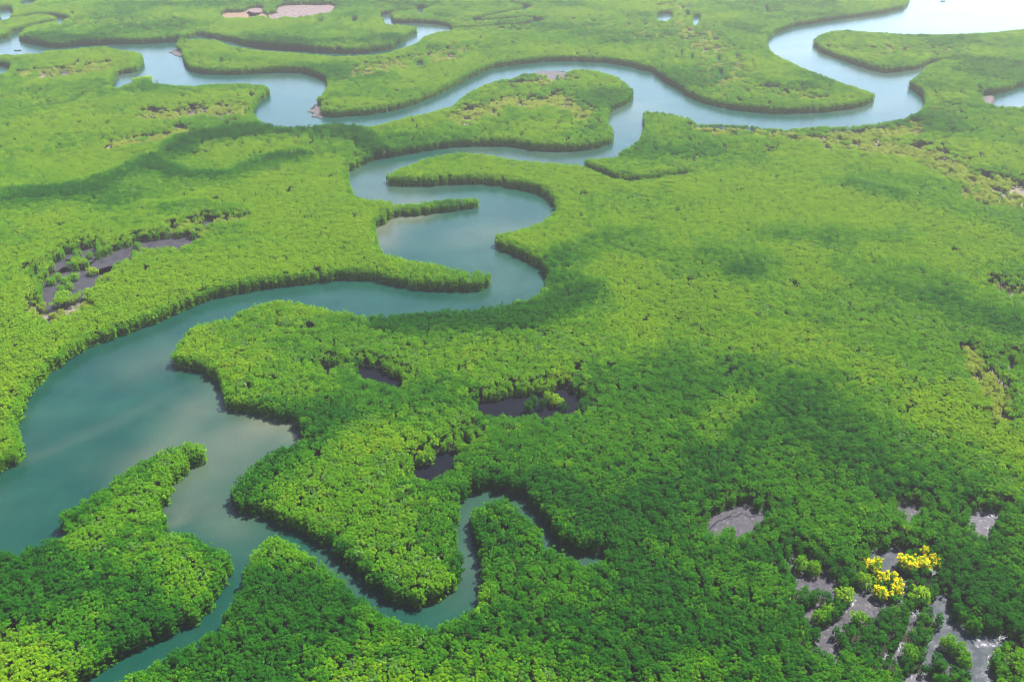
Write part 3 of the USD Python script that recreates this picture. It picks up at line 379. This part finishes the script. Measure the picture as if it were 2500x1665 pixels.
GREENS = [('C7', 1505, 825, 150, 'large round green mangrove standing in shade right of the big yellow clump'),
 ('C7', 885, 830, 130, 'green mangrove at the left corner of the wet mud below the yellow clump'),
 ('C7', 1010, 1025, 120, 'round green mangrove beside the grey mud strip in the lower right'),
 ('C7', 630, 610, 100, 'single green mangrove between two narrow mud gaps left of the pond'),
 ('C7', 535, 580, 120, 'green mangrove left of the thin mud gap near the pond'),
 ('C7', 1060, 715, 120, 'dark green mangrove left of the big yellow clump'),
 ('C7', 1425, 1305, 120, 'small round green mangrove beside the bare grey twigs in the lower right'),
 ('C7', 1740, 1225, 110, 'green mangrove at the upper end of the islet in the right channel'),
 ('C7', 1815, 1270, 130, 'green mangrove in the middle of the islet in the right channel'),
 ('C7', 1875, 1370, 110, 'green mangrove at the lower end of the islet in the right channel'),
 ('C7', 745, 970, 110, 'green mangrove on the tuft between the two grey mud strips'),
 ('C7', 680, 1010, 110, 'green mangrove beside the short mud strip, left of the longer one'),
 ('D7', 1160, 330, 140, 'tall leaning green tree standing in the dark central pond, upper stem'),
 ('D7', 1070, 430, 140, 'green tree at the lower left of the group standing in the dark central pond'),
 ('D7', 1328, 390, 105, 'slim single green tree in the middle of the dark central pond'),
 ('D7', 1410, 260, 150, 'round bright green tree at the far rim of the dark central pond'),
 ('D7', 1570, 320, 220, 'broad bright green tree casting shade on the dark central pond'),
 ('D7', 1725, 455, 120, 'small round green tree at the near rim of the dark central pond'),
 ('D7', 2090, 410, 200, 'green tree at the right end of the dark central pond'),
 ('D6', 560, 650, 90, 'left bush of the upper islet in the left muddy pond'), ('D6', 630, 605, 90, 'right bush of the upper islet in the left muddy pond'),
 ('D6', 720, 640, 90, 'left bush of the middle islet in the left muddy pond'), ('D6', 810, 600, 100, 'right bush of the middle islet in the left muddy pond'),
 ('D6', 670, 735, 80, 'left bush of the lower islet in the left muddy pond'), ('D6', 755, 705, 90, 'right bush of the lower islet in the left muddy pond'),
 ('D6', 690, 800, 130, 'bush at the near shore of the left muddy pond, below the islets'), ('D6', 1020, 540, 105, 'round yellow green bush at the middle shore of the left muddy pond'),
 ('D6', 1510, 258, 80, 'round bush where the left muddy pond narrows at its upper end'), ('D6', 1490, 350, 90, 'bush at the near shore of the upper arm of the left muddy pond'),
 ('D6', 850, 340, 85, 'round bush standing in the small rear pool of the left muddy pond'), ('D6', 985, 362, 75, 'small bush at the near shore of the rear pool of the left muddy pond'),
 ('D2', 1870, 1090, 120, 'rounded bright green tree at the mouth of the far inlet, left of two'), ('D2', 2000, 1065, 150, 'rounded bright green tree at the mouth of the far inlet, right of two'),
 ('D2', 2148, 1110, 26, 'tiny lone bush on the far mud beach')]
DEAD = [('C7', 1605, 665, 60, 'bare bleached dead tree in the canopy right of the yellow trees'), ('C7', 1345, 1290, 70, 'bare bleached twigs beside the small round mangrove in the lower right'),
 ('C7', 1465, 1010, 60, 'bare grey dead tree in the gap above the lower right islets'), ('C7', 1210, 1365, 80, 'bare grey dead tree in the canopy near the bottom edge'), ('C7', 2160, 1215, 60, 'bare bleached twigs beside the white salt crust')]
singles, taken = [], []
for kind_, rows, hh in (('yellow', YELLOW, 4.6), ('green', GREENS, 4.8), ('dead', DEAD, 3.8)):
    for t, x, y, w, lab in rows:
        h_ = hh * (0.8 if t == 'D6' else 1.0) * (1.22 if kind_ == 'yellow' and x > 950 else 1.0); h_ = 1.2 if w < 40 else h_
        g_, k_ = spot(t, x, y, h_); d_ = w / k_
        singles.append((kind_, g_, d_, h_, lab)); taken.append((g_[0], g_[1], max(0.9, d_ * (0.62 if kind_ == 'yellow' else 0.5))))
taken = np.array(taken)
GROVES_FROM = 560.0                                              # metres: beyond this the inland trees stand in groves
parts = []
for which, s in (('near', 2.0), ('groves', 5.0), ('fill', 2.0), ('bank', 1.7), ('scrub', 2.45)):
    p = lattice(s, 50 if which != 'groves' else GROVES_FROM, GROVES_FROM if which == 'near' else 1560)
    w_, c_ = sample(d_water, p), sample(d_clear, p)
    pp, _ = pixel_of(np.column_stack([p, np.full(len(p), 4.5)]))
    fs_ = field(pp, SCRUB, p, 23)
    scr = (rng.uniform(size=len(p)) < fs_ * 1.1) & (w_ > 6.0) & (fs_ > 0.04)
    ok = {'near': (w_ > 2.6) & (c_ > 1.0) & ~scr, 'groves': (w_ > 5.5) & (c_ > 4.5) & ~scr, 'fill': (p[:, 1] > GROVES_FROM) & (w_ > 2.6) & (c_ > 1.0) & ((w_ <= 5.5) | (c_ <= 4.5)) & ~scr,
          'bank': (w_ > 0.35) & (w_ <= 2.8) & (c_ > 0.8), 'scrub': scr & (c_ > 0.8)}[which]
    for tx, ty, tr_ in taken: ok &= ((p[:, 0] - tx) ** 2 + (p[:, 1] - ty) ** 2 > tr_ ** 2)
    parts.append((p[ok], w_[ok], c_[ok], np.full(ok.sum(), which)))
pts, dw, dc, which = (np.concatenate([q[i] for q in parts]) for i in range(4))
px, depth = pixel_of(np.column_stack([pts, np.full(len(pts), 4.5)]))
# pale drained ground under the scrub
cx, cy = np.meshgrid(np.arange(-1000, 1000, 4.0), np.arange(120, 1500, 4.0)); cc = np.column_stack([cx.ravel() + 2, cy.ravel() + 2])
cp, _ = pixel_of(np.column_stack([cc, np.full(len(cc), 3.0)])); cf = field(cp, SCRUB, cc, 23)
cc = cc[(cf > 0.5) & (sample(d_water, cc) > 9) & (sample(d_clear, cc) > 4)]
k4 = np.arange(len(cc))[:, None] * 4
gv = np.column_stack([(cc[:, None, :] + np.array([[-2, -2], [2, -2], [2, 2], [-2, 2]])).reshape(-1, 2), np.full(4 * len(cc), 0.354)])
tag(usdkit.mesh(stage, '/World/scrub_ground', (gv, np.vstack([k4 + [0, 1, 2], k4 + [0, 2, 3]])), MUD['scrub']), kind='structure')
f_deep_shade, f_bright = field(px, DEEP_AND_SHADE, pts, 21), field(px, BRIGHT, pts, 22)
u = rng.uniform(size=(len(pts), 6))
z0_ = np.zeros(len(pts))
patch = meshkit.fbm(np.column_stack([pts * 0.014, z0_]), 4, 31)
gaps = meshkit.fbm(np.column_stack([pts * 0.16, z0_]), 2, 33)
p_deep_shade = np.clip(np.maximum(f_deep_shade * np.where(px[:, 0] > 1300, 0.88, 1.0), np.clip((0.42 - patch) * 5, 0, 0.3)), 0, 1)
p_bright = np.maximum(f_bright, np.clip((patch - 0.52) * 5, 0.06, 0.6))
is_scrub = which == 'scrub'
tone = p_deep_shade - 0.75 * p_bright + 1.6 * (0.5 - patch) * 0.6 + (u[:, 1] - 0.5) * 0.42
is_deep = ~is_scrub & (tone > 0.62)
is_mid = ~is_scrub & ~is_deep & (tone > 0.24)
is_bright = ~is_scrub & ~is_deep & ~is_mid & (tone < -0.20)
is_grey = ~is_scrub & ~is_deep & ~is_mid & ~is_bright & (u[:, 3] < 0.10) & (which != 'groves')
edge = (which == 'bank') | ((dc < 2.4) & ~is_scrub)
drop = (~edge & ~is_scrub & (gaps < 0.175) & (depth > 300)) | (is_scrub & (gaps < 0.42))
proto = np.zeros(len(pts), int)
def choose(mask, kind):
    k = np.array(INDEX[kind]); proto[mask] = k[(u[mask, 4] * len(k)).astype(int)]
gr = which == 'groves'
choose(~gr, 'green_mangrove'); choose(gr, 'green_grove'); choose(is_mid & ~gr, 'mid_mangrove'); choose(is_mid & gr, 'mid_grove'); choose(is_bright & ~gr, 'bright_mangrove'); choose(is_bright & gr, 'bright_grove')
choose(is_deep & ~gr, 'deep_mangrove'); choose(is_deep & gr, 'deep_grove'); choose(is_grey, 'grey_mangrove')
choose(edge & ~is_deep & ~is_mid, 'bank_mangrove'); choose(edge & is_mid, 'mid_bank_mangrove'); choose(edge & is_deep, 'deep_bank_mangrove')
hgt = 0.92 + 0.14 * meshkit.fbm(np.column_stack([pts * 0.03, z0_]), 3, 41) + 0.24 * (u[:, 5] - 0.35) + np.clip(0.32 * f_deep_shade * np.clip((depth - 350) / 150, 0, 1) + 0.10 * np.clip((depth - 600) / 400, 0, 1) * (f_deep_shade > 0.2), 0, 0.4)
near_one = np.min(np.hypot(pts[:, None, 0] - taken[None, :, 0], pts[:, None, 1] - taken[None, :, 1] + 2.0), axis=1)
f_scrub = field(px, SCRUB, pts, 23)
hgt *= 1 - 0.30 * np.where(is_scrub, 0, f_scrub)
on_spit = shapely.distance(SPITS[0], shapely.points(pts)) < 3.0
hgt = np.where(on_spit, hgt * 0.72, hgt)
hgt = np.where(near_one < 5.0, hgt * 0.8, hgt)
hgt = np.where((dc < 5) & (dw > 6), hgt * 0.78, hgt)
wid = np.where(gr, 1.0, np.minimum(hgt, 1.15)) * rng.uniform(0.88, 1.15, len(pts))
yaw = rng.uniform(0, 2 * np.pi, len(pts))

def instancer(prim, protos, sel, sc=None):
    prim.CreatePrototypesRel().SetTargets(protos)
    n = len(sel)
    prim.CreatePositionsAttr(Vt.Vec3fArray.FromNumpy(np.column_stack([pts[sel], np.where(which[sel] == 'bank', -0.15, 0.3)]).astype(np.float32)))
    prim.CreateProtoIndicesAttr(Vt.IntArray.FromNumpy((proto[sel] if sc is None else (u[sel, 4] * 3).astype(int)).astype(np.int32)))
    prim.CreateScalesAttr(Vt.Vec3fArray.FromNumpy(np.column_stack([wid[sel], wid[sel], hgt[sel]]).astype(np.float32)))
    qs = np.column_stack([np.cos(yaw[sel] / 2), np.zeros(n), np.zeros(n), np.sin(yaw[sel] / 2)])
    prim.CreateOrientationsAttr(Vt.QuathArray([Gf.Quath(float(a), 0.0, 0.0, float(d)) for a, _, _, d in qs]))
tall = np.flatnonzero(~is_scrub & ~drop)
low = np.flatnonzero(is_scrub & ~drop)

# the trees that show largest stand as things of their own
NEAREST = 260
inside = (px[tall, 0] > 8) & (px[tall, 0] < 2492) & (px[tall, 1] < 1668)
cand = tall[inside]; cand = cand[np.argsort(depth[cand])[:NEAREST]]
def place_tree(name, form_path, xy, h, w, a, label, group=None, cat='tree', z=0.3):
    x = UsdGeom.Xform.Define(stage, '/World/' + numbered(name))
    x.AddTranslateOp().Set(Gf.Vec3d(float(xy[0]), float(xy[1]), z)); x.AddRotateZOp().Set(float(math.degrees(a))); x.AddScaleOp().Set(Gf.Vec3f(float(w), float(w), float(h)))
    x.GetPrim().GetReferences().AddInternalReference(form_path); x.GetPrim().SetInstanceable(True)
    tag(x, label, cat, group); return x
instancer(forest, FOREST_PROTOS, np.setdiff1d(tall, cand))
tag(forest, 'dense green mangrove forest covering all the land between the river bends', 'forest', kind='stuff')
instancer(scrub, SCRUB_PROTOS, low, 1)
tag(scrub, 'low sparse olive green mangrove scrub growing in patches inland', 'scrub', kind='stuff')
for c in cand:
    x, y = px[c]
    if x < 620 - 0.3 * (y - 1500) and x < 700:
        where, g = 'green mangrove in the closed canopy left of the narrow side creek, nearest the camera', 'mangroves left of the narrow creek'
    elif x < 1500:
        where, g = 'green mangrove in the closed canopy along the middle of the bottom edge', 'mangroves in the middle of the near canopy'
    elif x < 1950:
        where, g = 'green mangrove in the closed canopy at the bottom edge, left of the muddy clearings', 'mangroves left of the muddy clearings'
    else:
        where, g = 'green mangrove among the muddy clearings in the lower right corner', 'mangroves among the muddy clearings'
    place_tree('mangrove_tree', FOREST_PROTOS[proto[c]], pts[c], hgt[c], wid[c], yaw[c], where, g, z=-0.15 if which[c] == 'bank' else 0.3)
print('trees', len(tall), 'scrub', len(low))

# ------------------------------------------------------------------ trees that stand by themselves
GREEN_CROWNS = [crown(400 + i, 1.7, 2.5, 4.4, 64, skirt=1.7, lobes=4, leaves=13) for i in range(4)]
STEM = trunk(410, 4.0)
for i, (kind, g, d, h, lab) in enumerate(singles):
    a = float(i * 2.1)
    if kind == 'dead':
        x = UsdGeom.Xform.Define(stage, '/World/' + numbered('dead_tree')); x.AddTranslateOp().Set(Gf.Vec3d(float(g[0]), float(g[1]), 0.3)); x.AddRotateZOp().Set(math.degrees(a))
        r_ = np.random.default_rng(500 + i); tw = []
        for b in range(9):
            th, el = r_.uniform(0, 6.28), r_.uniform(0.5, 1.3); dr = np.array([math.cos(th) * math.cos(el), math.sin(th) * math.cos(el), math.sin(el)])
            p0 = np.array([0, 0, h * r_.uniform(0.35, 0.75)]); p1 = p0 + dr * r_.uniform(0.8, 1.5)
            tw.append((p0, p1, 0.05, 0.015))
            for c in range(3):
                q0 = p0 + (p1 - p0) * r_.uniform(0.4, 0.9); tw.append((q0, q0 + dr * 0.4 + r_.normal(scale=0.3, size=3), 0.028, 0.01))
        def sticks(lst):
            vs, fs, n = [], [], 0
            for p0, p1, ra, rb in lst:
                m = trimesh.creation.cylinder(radius=1.0, segment=[p0, p1], sections=5); v = np.array(m.vertices); ax = (p1 - p0) / np.linalg.norm(p1 - p0)
                t = (v - p0) @ ax / np.linalg.norm(p1 - p0); foot = p0 + ((v - p0) @ ax)[:, None] * ax
                v = foot + (v - foot) * (ra + (rb - ra) * t)[:, None]; vs.append(v); fs.append(np.array(m.faces) + n); n += len(v)
            return np.vstack(vs), np.vstack(fs)
        usdkit.mesh(stage, f'{x.GetPath()}/trunk', sticks([(np.array([0, 0, -0.3]), np.array([0.1, 0.1, h * 0.8]), 0.09, 0.05)]), dead_bark)
        usdkit.mesh(stage, f'{x.GetPath()}/branches', sticks(tw), dead_bark)
        tag(x, lab, 'dead tree'); continue
    s_ = d / 3.7; hz = h / 4.7
    name = 'yellow_blossom_tree' if kind == 'yellow' else 'mangrove_tree'
    x = UsdGeom.Xform.Define(stage, '/World/' + numbered(name)); x.AddTranslateOp().Set(Gf.Vec3d(float(g[0]), float(g[1]), 0.3))
    x.AddRotateZOp().Set(math.degrees(a)); x.AddScaleOp().Set(Gf.Vec3f(s_, s_, hz))
    k = 1 / max(s_, 0.25)                                            # clumps and leaves keep their size on a small tree
    if kind == 'yellow':
        half = 'half green' in lab or 'yellow green' in lab
        n = max(10, int(40 * s_ ** 1.6))
        usdkit.mesh(stage, f'{x.GetPath()}/crown', crown(600 + i, 1.6, 2.2, 3.9, n, tr=0.36 * min(k, 1.6), size=0.22 * min(k, 1.6), skirt=1.5, lobes=4), LEAF['green'])
        n = int(n * (0.45 if half else 1.0))
        usdkit.mesh(stage, f'{x.GetPath()}/blossom', crown(600 + i, 1.68, 2.3, 4.1, n, tr=0.34 * min(k, 1.6), leaves=13, size=0.20 * min(k, 1.6), lobes=4), LEAF['blossom'])
    else:
        usdkit.mesh(stage, f'{x.GetPath()}/crown', GREEN_CROWNS[i % 4], LEAF['bright' if 'bright' in lab or 'yellow' in lab else 'deep' if 'dark' in lab or 'shade' in lab else 'green'])  # the tree labelled as in shade takes deep leaves: shade put into colour
    usdkit.mesh(stage, f'{x.GetPath()}/trunk', STEM, bark)
    tag(x, lab, 'tree')

# ------------------------------------------------------------------ boats
def hull(L, B, H, rise, n=15, thick=0.05, stern=0.0):
    """An open boat along x: outer and inner skin, pointed bow at +x; stern: how broad the back end is (0 = pointed)."""
    t = np.linspace(0, 1, n); rings = []
    for inner in (0, 1):
        for u_ in t:
            wb = max(0.02, (math.sin(math.pi * min(1, u_ * (1 - stern * 0.5) + stern * 0.5)) ** 0.65)) * B / 2 - inner * thick
            top = H + rise * (2 * u_ - 1) ** 2; w = max(wb, 0.008)
            x_ = (u_ - 0.5) * (L - inner * 2 * thick)
            low = inner * thick + rise * 0.35 * (2 * u_ - 1) ** 4
            rings.append([(x_, -w, top), (x_, -w * 0.86, low + (top - low) * 0.45), (x_, -w * 0.45, low), (x_, w * 0.45, low), (x_, w * 0.86, low + (top - low) * 0.45), (x_, w, top)])
    v = np.array(rings).reshape(-1, 3); f = []
    for s0, flip in ((0, False), (n, True)):
        for i in range(n - 1):
            for j in range(5):
                a, b = (s0 + i) * 6 + j, (s0 + i + 1) * 6 + j
                q = [[a, b, b + 1], [a, b + 1, a + 1]]; f += [r[::-1] for r in q] if flip else q
    for i in range(n - 1):
        for j in (0, 5):
            a, b, c, d = i * 6 + j, (i + 1) * 6 + j, (n + i) * 6 + j, (n + i + 1) * 6 + j
            f += [[a, c, d], [a, d, b]] if j == 0 else [[a, d, c], [a, b, d]]
    for i in (0, n - 1):
        for j in range(5):
            a, c = i * 6 + j, (n + i) * 6 + j
            f += [[a, a + 1, c + 1], [a, c + 1, c]]
    return v, np.array(f)
def paint(name, col, rough=0.6):
    return mat(name, {'g': ('geometry', {}), 'n': ('noise_texture', {'scale': 4.0, 'detail': 5.0}), 'r': ('rgb_ramp', {'ramp': [(0.3, tuple(0.65 * c for c in col)), (0.7, col)]}), 'p': ('principled_bsdf', {'roughness': rough})},
               [('g.position', 'n.vector'), ('n.fac', 'r.fac'), ('r.color', 'p.base_color')])
def boat(name, px, L, B, H, heading, col, stern, label, cat):
    g = ground_at([px], 0.2)[0]
    x = UsdGeom.Xform.Define(stage, '/World/' + name); x.AddTranslateOp().Set(Gf.Vec3d(float(g[0]), float(g[1]), -0.12)); x.AddRotateZOp().Set(heading)
    usdkit.mesh(stage, f'{x.GetPath()}/hull', hull(L, B, H, H * 0.45, stern=stern), col)
    for i, u_ in enumerate((-0.22, 0.05, 0.28)):
        m = trimesh.creation.box([0.28, B * 0.86 * (1 - abs(u_) * 0.7), 0.04]); m.apply_translation([u_ * L, 0, H * 0.78])
        usdkit.mesh(stage, f'{x.GetPath()}/bench' + (f'_{i:03d}' if i else ''), m, PLANK)
    tag(x, label, cat); return x
PLANK = paint('boat_planks', (0.12, 0.085, 0.055))
b = boat('motor_boat', (2302, 4), 6.4, 1.9, 0.85, 12.0, paint('blue_grey_boat_paint', (0.03, 0.07, 0.09)), 0.75, 'small dark motor boat crossing the pale lagoon in the upper right', 'boat')
m1 = trimesh.creation.box([0.35, 0.32, 0.45]); m1.apply_translation([-3.3, 0, 1.05]); m2 = trimesh.creation.box([0.14, 0.1, 0.9]); m2.apply_translation([-3.3, 0, 0.45])
usdkit.mesh(stage, '/World/motor_boat/outboard_motor', trimesh.util.concatenate([m1, m2]), paint('black_engine_cover', (0.02, 0.02, 0.022), 0.35))
boat('wooden_canoe', (43, 124), 6.6, 1.15, 0.6, 3.0, paint('dark_canoe_wood', (0.05, 0.035, 0.028)), 0.0, 'long dark wooden canoe lying on the river at the far left', 'canoe')

# ------------------------------------------------------------------ the air
air = trimesh.creation.box([18400, 15400, 206.3]); air.apply_translation([0, 4500, 101.05])
haze_mat = usdkit.material(stage, '/World/Looks/haze_air', {'v': ('principled_volume', {'color': (1.0, 0.93, 0.92), 'density': 0.000055, 'anisotropy': 0.45})}, volume='v.volume')
tag(usdkit.mesh(stage, '/World/haze', air, haze_mat), kind='stuff')
